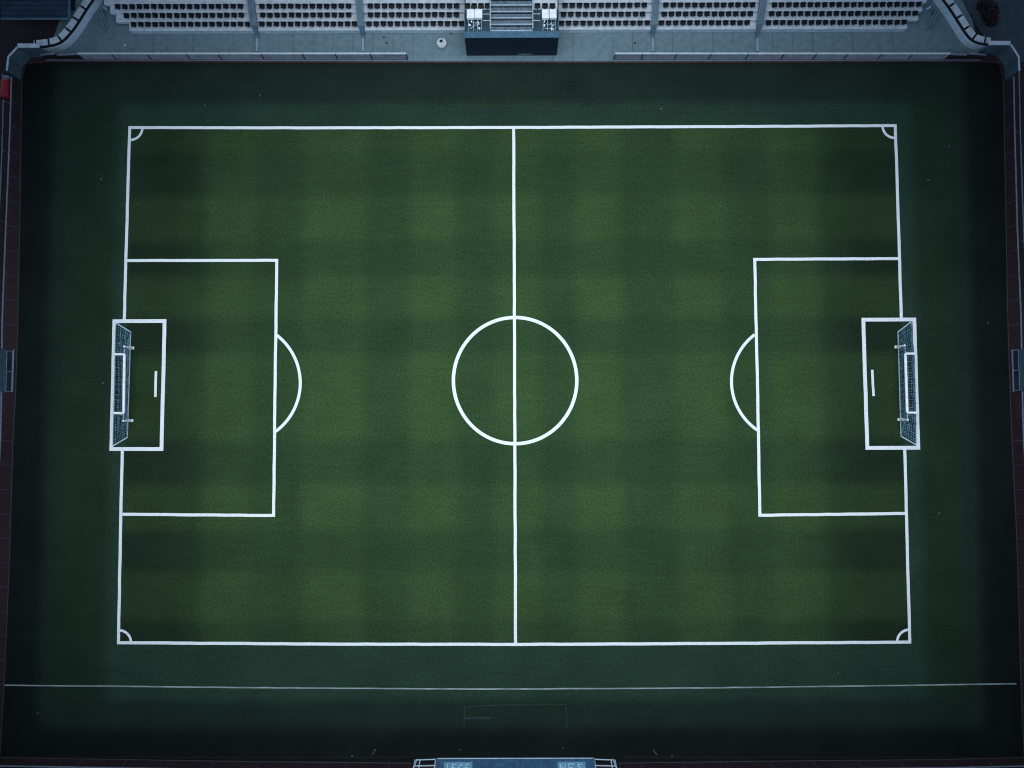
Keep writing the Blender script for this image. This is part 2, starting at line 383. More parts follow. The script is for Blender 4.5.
# ------------------------------------------------------------------ goals
def goal(foot, frame, front, back, label):
    """foot: two post feet (px); frame: crossbar and top stanchions (px, at crossbar height); front/back: ground edges of the net (px)"""
    H = 2.15
    base = (at(*foot[0]) + at(*foot[1])) / 2; base.z = 0
    g = thing('football_goal', label, 'goal', base, 'goals facing each other')
    loc = lambda p: Vector(p) - base
    for f in foot:
        a = at(*f); bm = NB(); tube(bm, loc((a.x, a.y, 0.004)), loc((a.x, a.y, H)), 0.13, 12)
        po = build('post', bm, M['white'], g)
        bm = NB(); c_ = loc((a.x, a.y, 0)); s_ = 1 if base.x > 0 else -1; box(bm, (c_.x - .42 + s_*.22, c_.y - .19, 0.004), (c_.x + .42 + s_*.22, c_.y + .19, .16), .03); build('base_plate', bm, M['white'], po)
    fr = [loc(at(x, y, H)) for x, y in frame]          # back-top, front-top, front-bottom, back-bottom
    p1, p2 = [loc(Vector((at(*f).x, at(*f).y, H))) for f in foot]
    bm = NB(); tube(bm, fr[1], fr[2], 0.17, 12); build('crossbar', bm, M['white'], g)
    for pa, pb in ((p1, fr[1]), (p2, fr[2])):
        bm = NB(); tube(bm, pa, pa.lerp(pb, 0.85), 0.045, 8); build('brace', bm, M['chrome'], g)
    for a, b in ((fr[1], fr[0]), (fr[2], fr[3])):
        bm = NB(); tube(bm, a, b, 0.16, 12); build('stanchion', bm, M['white'], g)
    f = [loc(at(x, y, 0.12)) for x, y in front]; k = [loc(at(x, y, 0.12)) for x, y in back]
    bm = NB()
    tube(bm, f[0], f[1], 0.07, 8); tube(bm, f[0], k[0], 0.085, 8); tube(bm, f[1], k[1], 0.085, 8); tube(bm, k[0], k[1], 0.06, 8)
    build('ground_bar', bm, M['paleblue'], g)
    # net skirt: every panel between the ground bar and the frame, woven of cords
    bm = NB()
    rg = random.Random(3)
    def panel(q, cell=0.34, sag=0.10):
        nu = max(2, int(max((q[1]-q[0]).length, (q[2]-q[3]).length) / cell)); nv = max(2, int((q[3]-q[0]).length / cell))
        def P(i, j):
            u, v = i/nu, j/nv
            p = q[0].lerp(q[1], u).lerp(q[3].lerp(q[2], u), v)
            s = math.sin(math.pi*v)*math.sin(math.pi*u)
            p = p + Vector((rg.uniform(-.04, .04), rg.uniform(-.05, .05), -sag*s + rg.uniform(-.03, .03)*s))
            return Vector((p.x, p.y, max(p.z, 0.05 - base.z)))
        G = [[P(i, j) for j in range(nv+1)] for i in range(nu+1)]
        for i in range(nu+1):
            for j in range(nv+1):
                th = 0.021 * rg.choice((0.6, 1, 1, 1.3, 1.9))
                if i < nu: cord(bm, G[i][j], G[i+1][j], th)
                if j < nv: cord(bm, G[i][j], G[i][j+1], th)
    panel([f[0], f[1], fr[2], fr[1]], cell=0.62); panel([k[0], k[1], fr[3], fr[0]])
    panel([f[0], k[0], fr[0], fr[1]]); panel([f[1], k[1], fr[3], fr[2]])
    panel([fr[1], fr[2], fr[3], fr[0]], sag=0.2)
    # the loose skirt gathered on the turf under the frame
    panel([f[0]*1, f[1]*1, k[1]*1, k[0]*1], cell=0.75, sag=0.0)
    build('net', bm, M['net'], g)
    return g
goal([(133, 348), (132, 420.6)], [(115, 354.2), (124.4, 354.2), (123.6, 413.2), (114, 413)], [(130.7, 332), (127.3, 437.4)], [(116, 323), (112.9, 446)],
     'white football goal with slanted blue net on the left goal line')
goal([(895.8, 347), (898.7, 419.5)], [(914.2, 353.6), (905.3, 353.6), (907.2, 412.4), (916, 412.8)], [(898, 332), (901, 436.2)], [(911, 322), (916, 444.8)],
     'white football goal with slanted blue net on the right goal line')

# ------------------------------------------------------------------ north stand
RISE = 0.45; Z0 = 0.85; PITCH = 8.9
def row_z(k): return Z0 + RISE * k
fronty = [at(512, 29.6 - PITCH * k, row_z(k)).y for k in range(4)]
depth = fronty[1] - fronty[0]
for k in range(4, 16): fronty.append(fronty[-1] + depth)
ends_px = [(129, 907.5), (116, 918.5), (110, 922.5), (104, 927)]
st = thing('seating_stand', 'pale terraced stand with rows of dark seats along the top of the pitch', 'stand', (0, fronty[0], 0))
PL, PR = at(464.5, 37.3, 4.6).x, at(558.8, 37.3, 4.6).x
for k in range(15):
    e = ends_px[min(k, 3)]
    xl, xr = at(e[0], 29.6 - PITCH*min(k, 3), row_z(min(k, 3))).x, at(e[1], 29.6 - PITCH*min(k, 3), row_z(min(k, 3))).x
    if k > 3: xl -= 0.9*(k-3); xr += 0.9*(k-3)
    z = row_z(k); y0 = fronty[k] - fronty[0]
    for x0, x1 in ((xl, PL - 0.05), (PR + 0.05, xr)):
        bm = NB(); box(bm, (x0, y0, 0.0 if k == 0 else z - RISE - 0.05), (x1, y0 + depth + 0.02, z), 0.04)
        build('terrace_step', bm, M['terrace'], st)
        bm = NB(); box(bm, (x0 + 0.02, y0 - 0.035, z - 0.14), (x1 - 0.02, y0 - 0.003, z - 0.03))
        build('nosing', bm, M['paleblue'], st)

beams_px = [((257.3, 36), 36), ((363, 36), 36), ((652.6, 36), 36), ((757.2, 36), 36)]
beamx = [at(x, y, 0.25).x for (x, y), _ in beams_px]
names = ['far left', 'inner left', 'inner right', 'far right']
for bx, nm, (fp, _) in zip(beamx, names, beams_px):
    f = at(*fp, 0.3); t = thing('raked_beam', '%s grey steel beam raking up over the seats to the back of the stand' % nm, 'beam', (bx, f.y, 0), 'raked beams across the stand')
    y1 = fronty[12] - f.y; z1 = row_z(12) + 0.95
    yk = fronty[0] - f.y + 0.2; zk = Z0 + 0.75
    bm = NB()
    sec = [(0.0, 0.10, 0.16), (0.25, 0.45, 0.24), (yk, zk, 0.40), (y1, z1, 0.42)]
    for (ya, za, wa), (yb, zb, wb) in zip(sec, sec[1:]):
        hexa(bm, [(-wa, ya, max(0.06, za-0.55)), (wa, ya, max(0.06, za-0.55)), (wb, yb, zb-0.6), (-wb, yb, zb-0.6)],
             [(-wa, ya, za+0.02), (wa, ya, za+0.02), (wb, yb, zb), (-wb, yb, zb)])
    build('girder', bm, M['beam'], t)
    bm = NB()
    for s in (-1, 1):
        hexa(bm, [(s*0.40-0.05, yk, zk-0.02), (s*0.40+0.05, yk, zk-0.02), (s*0.42+0.05, y1, z1-0.02), (s*0.42-0.05, y1, z1-0.02)],
             [(s*0.40-0.05, yk, zk+0.07), (s*0.40+0.05, yk, zk+0.07), (s*0.42+0.05, y1, z1+0.07), (s*0.42-0.05, y1, z1+0.07)])
    build('flange', bm, M['rail'], t)
    ya = at(fp[0], 52.5).y - f.y
    bm = NB(); box(bm, (-0.17, ya, 0.05), (0.17, -0.23, 0.34), 0.05); build('ground_strut', bm, M['strut'], t)
    bm = NB(); box(bm, (-0.3, -0.22, 0.05), (0.3, 0.1, 0.16), 0.02); build('foot_plate', bm, M['beam'], t)

# seats: one of each, then copies
def make_seat():
    t = thing('stadium_seat', 'x', 'seat', (0, 0, 0), 'dark seats on the pale stand')
    bm = NB(); box(bm, (-0.372, -0.20, 0.36), (0.372, 0.22, 0.43), 0.03); build('seat_pan', bm, M['seat'], t)
    bm = NB(); hexa(bm, [(-0.372, 0.20, 0.36), (0.372, 0.20, 0.36), (0.372, 0.26, 0.36), (-0.372, 0.26, 0.36)],
                    [(-0.33, 0.27, 0.64), (0.33, 0.27, 0.64), (0.33, 0.32, 0.64), (-0.33, 0.32, 0.64)]); build('backrest', bm, M['seat'], t)
    bm = NB(); box(bm, (-0.06, -0.12, 0.0), (0.06, 0.12, 0.36)); build('pedestal', bm, M['seat'], t)
    return t
proto = make_seat(); used = False
rows = [(23.9, 133.5, 904.5), (15.0, 126.5, 915.5), (6.1, 117.5, 919)]
rn = ['front', 'middle', 'upper']
marks = [(None, 'left end of the stand'), (beamx[0], 'far left raking beam'), (beamx[1], 'inner left raking beam'), (PR, 'dark central platform'),
         (beamx[2], 'inner right raking beam'), (beamx[3], 'far right raking beam')]
for k, (py, xa, xb) in enumerate(rows):
    z = row_z(k) + 0.004; y = at(512, py, row_z(k) + 0.45).y
    x0, x1 = at(xa, py, z + 0.45).x, at(xb, py, z + 0.45).x
    n = int((x1 - x0) / 0.965) + 1
    cnt = {}
    for i in range(n):
        x = x0 + (x1 - x0) * i / (n - 1)
        if PL - 0.45 < x < PR + 0.45: continue
        if any(abs(x - b) < 0.78 for b in beamx): continue
        q = 0
        for j, (mx, _) in enumerate(marks):
            if mx is not None and x > mx: q = j
        c = cnt.get(q, 0); cnt[q] = c + 1
        lab = 'dark seat in the %s row, %s along from the %s' % (rn[k], ordw(c), marks[q][1])
        L = (x + random.uniform(-.02, .02), y + random.uniform(-.02, .02), z)
        if not used: proto.location = L; proto["label"] = lab; used = True
        else: dup(proto, L, lab, random.uniform(-.04, .04))

SEATREF = proto
# ------------------------------------------------------------------ central platform with stairs
HP = 4.6
yf = at(512, 56).y
pf = thing('stair_platform', 'dark navy platform with blue deck in front of the central stairs', 'platform', (0, yf, 0))
D0 = at(512, 8, HP).y - yf
ydk = at(512, 37.3, HP).y - yf
bm = NB(); hexa(bm, [(PL, 0.02, 0.0), (PR, 0.02, 0.0), (PR, D0, 0.0), (PL, D0, 0.0)], [(PL, ydk, HP-0.13), (PR, ydk, HP-0.13), (PR, D0, HP-0.13), (PL, D0, HP-0.13)])
build('front_wall', bm, M['navy'], pf)
xsl, xsr = at(490.5, 20, HP).x, at(532.6, 20, HP).x
bm = NB()
box(bm, (PL - 0.04, ydk - 0.04, HP - 0.126), (PR + 0.04, at(512, 31.3, HP).y - yf, HP + 0.02), 0.02)
build('deck_rim', bm, M['deckblue'], pf)
bm = NB(); ys = at(512, 31.3, HP).y - yf + 0.004
box(bm, (PL, ys, HP - 0.126), (xsl - 0.05, D0 + 4, HP - 0.02)); build('deck', bm, M['deckdark'], pf)
bm = NB(); box(bm, (xsr + 0.05, ys, HP - 0.126), (PR, D0 + 4, HP - 0.02)); build('deck', bm, M['deckdark'], pf)
yt = at(512, 10.0, HP).y - yf
for xa, xb in ((PL + .16, xsl - .1), (xsr + .1, PR - .16)):
    bm = NB(); box(bm, (xa, yt, HP - .015), (xb, yt + 4, HP + .12), .03); build('terrace_slab', bm, M['terrace'], pf)
for pxs, sd_ in (((467.5, 474, 481, 487.5), 'left'), ((537.5, 545, 552.5), 'right')):
    for i, px in enumerate(pxs):
        q = at(px, 6.2, HP + .6)
        dup(SEATREF, (q.x, q.y, HP + .122), 'dark seat behind the white cabinet, %s end of platform, %s from left' % (sd_, ordw(i)), random.uniform(-.04, .04))
bm = NB()
for xa, xb in ((PL, PL + 0.14), (PR - 0.14, PR)): box(bm, (xa, ys, HP - 0.016), (xb, yt - .05, HP + 0.35), 0.02)
build('side_kerb', bm, M['deckblue'], pf)
td, tr = 0.80, 0.10
for i in range(11):
    y0 = ys + td*i; z = HP - 0.02 + tr*i
    bm = NB(); box(bm, (xsl, y0, HP - 1.2), (xsr, y0 + td - 0.004, z)); build('stair_step', bm, M['step'], pf)
    bm = NB(); box(bm, (xsl + .04, y0 + 0.01, z + 0.003), (xsr - .04, y0 + 0.16, z + 0.03)); build('step_nosing', bm, M['nose'], pf)
    bm = NB(); box(bm, (xsl + .04, y0 + 0.62, z + 0.003), (xsr - .04, y0 + 0.76, z + 0.012)); build('tread_strip', bm, M['black'], pf)
for x in (xsl, xsr):
    bm = NB()
    tube(bm, (x, ys - 0.1, HP + 0.9), (x, ys + td*10, HP + 0.9 + tr*10), 0.06)
    for i in range(0, 11, 2): tube(bm, (x, ys - 0.05 + td*i, HP + tr*i - 0.02), (x, ys - 0.05 + td*i, HP + 0.9 + tr*i), 0.045)
    build('handrail', bm, M['paleblue'], pf)
    s = -1 if x < 0 else 1
    bm = NB()
    for py in (14, 20.5):
        yy = at(512, py, HP + 0.8).y - yf
        tube(bm, (x, yy, HP + 0.8), (x + s*0.95, yy, HP + 0.8), 0.06); tube(bm, (x + s*0.95, yy, HP - 0.02), (x + s*0.95, yy, HP + 0.8), 0.05)
    build('gate_rail', bm, M['chrome'], pf)
# the tiny illegible white lettering on the face
bm = NB()
rg = random.Random(5)
x = at(518.5, 54.2, 0.4).x
def onface(xx, zz): return (xx, 0.02 + (ydk - 0.02) * zz / (HP - 0.13) - 0.012, zz)
while x < at(530.5, 54.2, 0.4).x:
    wl = rg.uniform(0.06, 0.13)
    hexa(bm, [onface(x, .30), onface(x + .05, .30), onface(x + .05, .30 + rg.uniform(.15, .32)), onface(x, .62)], [Vector(onface(x, .30)) + Vector((0, -.01, 0)), Vector(onface(x + .05, .30)) + Vector((0, -.01, 0)), Vector(onface(x + .05, .5)) + Vector((0, -.01, 0)), Vector(onface(x, .62)) + Vector((0, -.01, 0))])
    zz = rg.choice((.32, .45, .56))
    hexa(bm, [onface(x + .055, zz), onface(x + wl, zz), onface(x + wl, zz + .07), onface(x + .055, zz + .07)], [Vector(onface(x + .055, zz)) + Vector((0, -.01, 0)), Vector(onface(x + wl, zz)) + Vector((0, -.01, 0)), Vector(onface(x + wl, zz + .07)) + Vector((0, -.01, 0)), Vector(onface(x + .055, zz + .07)) + Vector((0, -.01, 0))])
    x += wl + 0.06
build('lettering', bm, M['rail2'], pf)

# white cabinets on tubular trestles
def cabinet(x0, x1, label, gap):
    zc = HP + 1.25
    a = at(x0, 18, zc); b = at(x1, 9, zc); cx, cy = (a.x + b.x)/2, (a.y + b.y)/2
    t = thing('equipment_cabinet', label, 'cabinet', (cx, cy, HP - 0.02), 'white cabinets on the platform')
    hw, hd = (b.x - a.x)/2, (b.y - a.y)/2
    bm = NB(); box(bm, (-hw, -hd, 0.75), (-gap, hd, 1.27), 0.08); box(bm, (gap, -hd*0.96, 0.77), (hw, hd, 1.30), 0.08); build('case', bm, M['white'], t)
    ft = at(512, 30.6, HP).y - cy
    for sx in (-0.8, -0.2, 0.35, 0.85):
        bm = NB(); tube(bm, (sx*hw, -hd*0.8, 0.8), (sx*hw*1.02, ft, 0.02), 0.055); tube(bm, (sx*hw, hd*0.8, 0.8), (sx*hw, hd*0.8, 0.0), 0.05)
        build('leg', bm, M['chrome'], t)
    bm = NB(); rgx = random.Random(int(x0))
    for i in range(5):
        f0 = rgx.uniform(.15, .9); f1 = rgx.uniform(.15, .9); s0, s1 = sorted((rgx.uniform(-.9, .9), rgx.uniform(-.9, .9)))
        P = lambda s, f: (s*hw, -hd*0.8 + (ft + hd*0.8)*f, 0.8 - 0.78*f)
        tube(bm, P(s0, f0), P(s1, f1), 0.035)
    build('brace', bm, M['chrome'], t)
    bm = NB()
    for i in range(9):
        s, f = rgx.choice((-.62, .5)) + rgx.uniform(-.22, .22), rgx.uniform(.05, .98)
        p = Vector((s*hw, -hd*0.8 + (ft + hd*0.8)*f, 0.8 - 0.74*f))
        bmesh.ops.create_icosphere(bm, subdivisions=1, radius=rgx.uniform(.07, .15), matrix=Matrix.Translation(p) @ Matrix.Diagonal((1, 1.3, .8, 1)))
    build('fittings', bm, M['white'], t)
cabinet(466.7, 482.3, 'white cabinet on a tubular trestle at the left end of the platform', 0.01)
cabinet(542, 556.6, 'split white cabinet on a tubular trestle at the right end of the platform', 0.03)

# white round tub on the concourse
p = at(441.6, 42.6, 0.6)
t = thing('round_tub', 'round white tub with a dark lid mark standing left of the platform', 'tub', (p.x, p.y, 0.06))
bm = NB(); lathe(bm, [(.58, 0), (.66, .1), (.70, .48), (.66, .56), (.60, .58), (.1, .60)]); build('body', bm, M['tub'], t)
bm = NB(); lathe(bm, [(.20, .60), (.20, .66), (.12, .69)], 16, Matrix.Translation((-.05, .18, 0))); box(bm, (-.3, .12, .605), (.12, .2, .64)); build('lid_handle', bm, M['black'], t)
# small bits on the concourse
def scrap(px, py, ln, wd, ang, label, z=0.03, m='scrap', name='paper_scrap', cat='scrap', group='pale scraps scattered on the turf'):
    bm = NB(); rgx = random.Random(int(px*7 + py))
    nn = 5; top = []; bot = []
    for i in range(nn + 1):
        u = i/nn - .5
        top.append((u*ln, wd/2*(0.5 + rgx.random()*.6), rgx.uniform(0.01, .05))); bot.append((u*ln, -wd/2*(0.5 + rgx.random()*.6), rgx.uniform(0.0, .03)))
    vt = [bm.verts.new(q) for q in top]; vb = [bm.verts.new(q) for q in bot]
    for i in range(nn): bm.faces.new((vb[i], vb[i+1], vt[i+1], vt[i]))
    bmesh.ops.solidify(bm, geom=bm.faces[:], thickness=0.012)
    o = build(name, bm, M[m]); p = at(px, py, z); o.location = p; o.rotation_euler = (0, 0, R(ang))
    tag(o, label, cat, group)
scrap(125, 45.3, .34, .26, 70, 'crumpled white scrap on the concourse below the left end of the seats', 0.07, 'white', group=None)
for px, py, l in ((384, 37.2, 'left of a pair of dark drain caps on the concourse near the inner left beam'), (386.5, 43, 'lower of the dark drain caps on the concourse near the inner left beam'),
               (451, 33.4, 'dark drain cap on the concourse close beside the platform'), (635, 43, 'dark drain cap on the concourse left of the inner right beam')):
    bm = NB(); lathe(bm, [(.16, 0), (.16, .03), (.10, .045)], 14); o = build('drain_cap', bm, M['slate']); o.location = at(px, py, .06) ; tag(o, l, 'drain cap', 'drain caps on the concourse')
specks = [(205, 105, 'above the top touchline near the left corner'), (101.5, 178.8, 'outside the left goal line below the top corner'), (260, 95.5, 'above the top touchline, second from the left'),
          (661, 109, 'above the top touchline right of the halfway line'), (949, 146.5, 'on the dark turf edge right of the top right corner'), (928, 180.3, 'outside the right goal line below the top corner'),
          (988, 323, 'near the right boards level with the goal'), (38, 713, 'in the dark bottom left corner of the turf'), (565, 659, 'between bottom touchline and thin line, mid pitch'),
          (838, 673, 'between bottom touchline and thin line far right'), (939, 513, 'outside the right goal line, lower half'), (460, 749.5, 'just in front of the blue dugout, left half'),
          (563, 748, 'just in front of the blue dugout, right half'), (352, 756, 'by the bottom boards left of the dugout'), (672, 756, 'by the bottom boards right of the dugout'), (103, 383, 'behind the left goal')]
for i, (px, py, l) in enumerate(specks):
    scrap(px, py, random.uniform(.16, .3), random.uniform(.10, .17), random.uniform(0, 180), 'tiny pale scrap on turf ' + l)
scrap(374, 751.8, .85, .12, 62, 'thin pale strip lying slanted on the turf left of the dugout')
scrap(655, 752, .8, .12, -52, 'thin pale strip lying slanted on the turf right of the dugout')

# ------------------------------------------------------------------ perimeter boards
def board(a, b, ta, tb, label, pm, gap=0.05, thick=0.09, cap='rail', capw=0.10, post=True, base='basera', group='perimeter boards', pmat='basera'):
    """one board: foot a-b on the ground, top edge ta-tb"""
    a, b, ta, tb = [Vector(v) for v in (a, b, ta, tb)]
    d = (b - a).normalized(); o = (a + b)/2
    a, b, ta, tb = a + d*gap - o, b - d*gap - o, ta + d*gap - o, tb - d*gap - o
    t = thing('perimeter_board', label, 'board', o, group)
    out = ((ta - a) * Vector((1, 1, 0))); nrm = Vector((d.y, -d.x, 0))
    if nrm.dot(Vector(o)) < 0: nrm = -nrm        # outwards, away from the pitch
    lift = Vector((0, 0, 0.10))
    bm = NB(); hexa(bm, [a + lift, b + lift, tb, ta], [p + nrm*thick for p in (a + lift, b + lift, tb, ta)]); build('panel', bm, M[pm], t)
    up = Vector((0, 0, 1))
    bm = NB(); q = [ta - nrm*0.03, tb - nrm*0.03, tb + nrm*capw, ta + nrm*capw]
    hexa(bm, [p + up*0.003 for p in q], [p + up*0.09 for p in q]); build('top_rail', bm, M[cap], t)
    bm = NB(); q = [a - nrm*0.05, b - nrm*0.05, b + nrm*0.10, a + nrm*0.10]
    hexa(bm, [p + up*0.005 for p in q], [p + up*0.097 for p in q]); build('bottom_rail', bm, M[base], t)
    if post:
        bm = NB(); tube(bm, b - nrm*0.02 + lift*1.1, tb - nrm*0.02 - up*0.01, 0.035 if pmat == 'basera' else 0.07, 6); build('post', bm, M[pmat], t)
    return t
# north run
NHT = 1.35
def vtop(p, lean=0.0):
    n = Vector((p.x, p.y + 4.5, 0)).normalized()
    return Vector((p.x, p.y, NHT)) + n * lean
for side, js, py in (('left', [45, 62, 84, 117.5, 152.5, 191, 222.5, 264.7, 305.8, 338, 372.5, 408], 60.2), ('right', [981, 962, 944, 907, 876.5, 843, 812, 780, 745, 708, 674, 640.8, 613.5], 60.2)):
    n = len(js) - 1
    for i in range(n):
        a, b = at(js[i], py + .2, 0.0), at(js[i+1], py + .2, 0.0)
        dark = i < 2  # end boards are dark purple; their cap colour is darkened for shade
        lab = ('dark board at the %s corner end of the top board row, %s in line' if dark else 'grey violet board with pale top on the %s of the platform, %s from the corner') % (side, ordw(i))
        ta, tb = Vector((a.x, a.y + .02, NHT - (0.35 if dark else 0))), Vector((b.x, b.y + .02, NHT - (0.15*i if dark else 0)))
        t = board(a + Vector((0, 0.12, 0)), b + Vector((0, 0.12, 0)), ta + Vector((0, 0.12, 0)), tb + Vector((0, 0.12, 0)), lab, 'board' if dark else 'boardg', gap=0.03, thick=0.1, cap='rail' if dark else 'paleblue', capw=0.2, post=True, base='basera', group='boards along the top edge of the pitch', pmat='black')
# side runs: leaning boards between the turf edge and an outer rail
def interp(pts, y):
    for (x0, y0), (x1, y1) in zip(pts, pts[1:]):
        if y0 <= y <= y1: return x0 + (x1 - x0)*(y - y0)/(y1 - y0)
    return pts[-1][0] if y > pts[-1][1] else pts[0][0]
LT = [(12.2, 78), (11.7, 98), (9.8, 150), (6, 240), (2.8, 320), (1.5, 430), (-5, 560), (-11, 690), (-15, 770)]
RT = [(1013, 78), (1014, 130), (1017, 240), (1020.5, 320), (1022.5, 430), (1030, 560), (1036, 690), (1040, 770)]
SH = 1.5
for side, foot, topl in (('left', LEFT_FOOT, LT), ('right', RIGHT_FOOT, RT)):
    ysx = [82 + (350 - 82)*i/11 for i in range(12)] + [392 + (756 - 392)*i/15 for i in range(16)]
    for i in range(27):
        y0, y1 = ysx[i], ysx[i+1]
        s = -1 if side == 'left' else 1
        a, b = at(interp(foot, y0), y0), at(interp(foot, y1), y1)
        ty0, ty1 = 414 + (y0 - 414)*1.016, 414 + (y1 - 414)*1.016
        ta, tb = at(interp(topl, y0), ty0, SH), at(interp(topl, y1), ty1, SH)
        if i == 11: ta, tb = Vector((a.x + s*.1, a.y, .4)), Vector((b.x + s*.1, b.y, .4))
        lab = 'low dark kick board in front of the %s booth' % side if i == 11 else 'dark maroon leaning board in the %s board row, %s down from the top corner' % (side, ordw(i))
        board(a, b, ta, tb, lab, 'board', gap=0.02, capw=0.12, post=True, group='maroon boards along the sides')
# outer handrail behind the left and right rows
for side, pts in (('left', [(3.4, 100), (2, 150), (-1, 220), (-6, 340), (-14, 560)]), ('right', [(1019, 70), (1020.2, 130), (1024, 240), (1030, 340), (1040, 560)])):
    P = [at(x, y, 1.1) for x, y in pts]; o0 = Vector((P[0].x, P[0].y, 0))
    t = thing('handrail', 'thin grey outer rail running behind the %s board row' % side, 'handrail', o0)
    bm = NB()
    for a, b in zip(P, P[1:]): tube(bm, a - o0, b - o0, 0.07)
    build('rail', bm, M['rail'], t)
    for p in P:
        bm = NB(); tube(bm, Vector((p.x, p.y, -0.03)) - o0, p - o0, 0.05); build('post', bm, M['rail'], t)
# south run
for side, foot, js in (('left', SOUTH_L, [-4, 40, 84, 128, 172, 216, 260, 304, 346, 390, 411]), ('right', SOUTH_R, [1028, 985, 942, 899, 856, 812, 769, 726, 682, 640, 619])):
    f = [(x, y) for x, y in foot]
    def yy(x):
        for (x0, y0), (x1, y1) in zip(f, f[1:]):
            if x0 <= x <= x1: return y0 + (y1 - y0)*(x - x0)/(x1 - x0)
        return f[0][1] if x < f[0][0] else f[-1][1]
    for i in range(10):
        a, b = at(js[i], yy(js[i])), at(js[i+1], yy(js[i+1]))
        lab = 'dark maroon board along the bottom edge, %s of the dugout, %s in from the corner' % (side, ordw(i))
        board(a, b, Vector((a.x, a.y - .25, 1.5)), Vector((b.x, b.y - .25, 1.5)), lab, 'board', gap=0.02, capw=0.12, group='maroon boards along the bottom')
bm = NB()
for (x0, y0), (x1, y1) in ((SOUTH_L[0], SOUTH_L[-1]), (SOUTH_R[0], SOUTH_R[-1])):
    pa, pb = at(x0, 757.0), at(x1, 757.2)
    hexa(bm, [(pa.x, pa.y - .05, 0.002), (pb.x, pb.y - .05, .002), (pb.x, pb.y + .05, .002), (pa.x, pa.y + .05, .002)], [(pa.x, pa.y - .05, .03), (pb.x, pb.y - .05, .03), (pb.x, pb.y + .05, .03), (pa.x, pa.y + .05, .03)])
build('kerb', bm, M['board'], kind='structure')

# ------------------------------------------------------------------ corner walls
def offset(pts, d):
    out = []
    for i, p in enumerate(pts):
        a = pts[max(0, i-1)]; b = pts[min(len(pts)-1, i+1)]
        t = (b - a).normalized(); out.append(p + Vector((-t.y, t.x, 0))*d)
    return out
def smooth(pts, k=4):
    P = [pts[0]] + pts + [pts[-1]]; out = []
    for i in range(1, len(P)-2):
        for j in range(k):
            t = j/k; a, b, c, d = P[i-1], P[i], P[i+1], P[i+2]
            out.append(0.5*((2*b) + (c-a)*t + (2*a-5*b+4*c-d)*t*t + (3*b-a-3*c+d)*t**3))
    out.append(pts[-1]); return out
def resample(pts, step):
    out = [pts[0]]; acc = 0
    for a, b in zip(pts, pts[1:]):
        L = (b - a).length; t = step - acc
        while t <= L: out.append(a.lerp(b, t / L)); t += step
        acc = (acc + L) % step
    if (out[-1] - pts[-1]).length > step*.3: out.append(pts[-1])
    return out
def ribbon(bm, inner, outer, z0, z1):
    for i in range(len(inner)-1):
        q = [inner[i], inner[i+1], outer[i+1], outer[i]]
        hexa(bm, [Vector((p.x, p.y, z0)) for p in q], [Vector((p.x, p.y, z1)) for p in q])
def corner_wall(foot_px, sgn, label, label2, end_px):
    pts = [at(x, y) for x, y in foot_px]
    for p in pts: p.z = 0
    pts = resample(smooth(pts, 8), 0.62); o = pts[0].copy()
    pts = [p - o for p in pts]
    t = thing('curved_wall', label, 'wall', o, 'curved corner walls')
    HW = 1.12
    bm = NB(); ribbon(bm, pts, offset(pts, sgn*0.5), 0.0, HW); build('wall_face', bm, M['paleblue'], t)
    bm = NB(); ribbon(bm, offset(pts, sgn*0.08), offset(pts, sgn*1.0), HW + 0.003, HW + 0.16); build('shadow_joint', bm, M['black'], t)  # black strip for slab joints; recess shade under the coping is painted in
    inn, outr = offset(pts, sgn*0.34), offset(pts, sgn*1.14)
    n = len(pts); i = 0
    while i < n - 1:
        j = min(n - 1, i + 3)
        bm = NB()
        A = [p.copy() for p in inn[i:j+1]]; B = [p.copy() for p in outr[i:j+1]]
        for X in (A, B):
            X[0] = X[0] + (X[1] - X[0]).normalized()*.15; X[-1] = X[-1] + (X[-2] - X[-1]).normalized()*.15
        ribbon(bm, A, B, HW + 0.165, HW + 0.30); build('cap_slab', bm, M['terrace'], t); i = j
    # end panel: metal boarding turning the corner of the turf
    EH = 2.5
    P = [at(x, y) for x, y in end_px]
    for p in P: p.z = 0
    o2 = P[0].copy(); P = [p - o2 for p in P]
    t2 = thing('corner_board', label2, 'board', o2, 'angled corner boards')
    bm = NB(); ribbon(bm, P, offset(P, sgn*0.12), 0.0, EH); build('panel', bm, M['concrete2'], t2)
    bm = NB(); ribbon(bm, offset(P[:2], sgn*0.0), offset(P[:2], sgn*0.55), EH + .005, EH + .11); build('cap_slab', bm, M['terrace'], t2)
    bm = NB(); ribbon(bm, P[1:], offset(P[1:], sgn*0.2), EH + .005, EH + .11); build('top_rail', bm, M['paleblue'], t2)
M['concrete2'] = mat('blue_grey_sheet', (0.045, 0.078, 0.105), 0.6, var=0.2, scale=1.0)
corner_wall([(124, -28), (104, 0), (93, 16), (82, 33), (72, 45), (63, 50.5), (51, 53), (40, 54)], -1,
            'pale curved wall with slab coping at the top left corner', 'angled blue-grey corner board at the top left corner of the turf', [(52, 57.5), (31, 57.5), (22.6, 66.6), (21, 80)])
corner_wall([(910, -30), (932, 0), (945, 18), (960, 41), (969.5, 48.5), (984, 51.5)], 1,
            'pale curved wall with slab coping at the top right corner', 'angled blue-grey corner board at the top right corner of the turf', [(976, 55), (997, 55), (1004.4, 66.6), (1005, 80)])

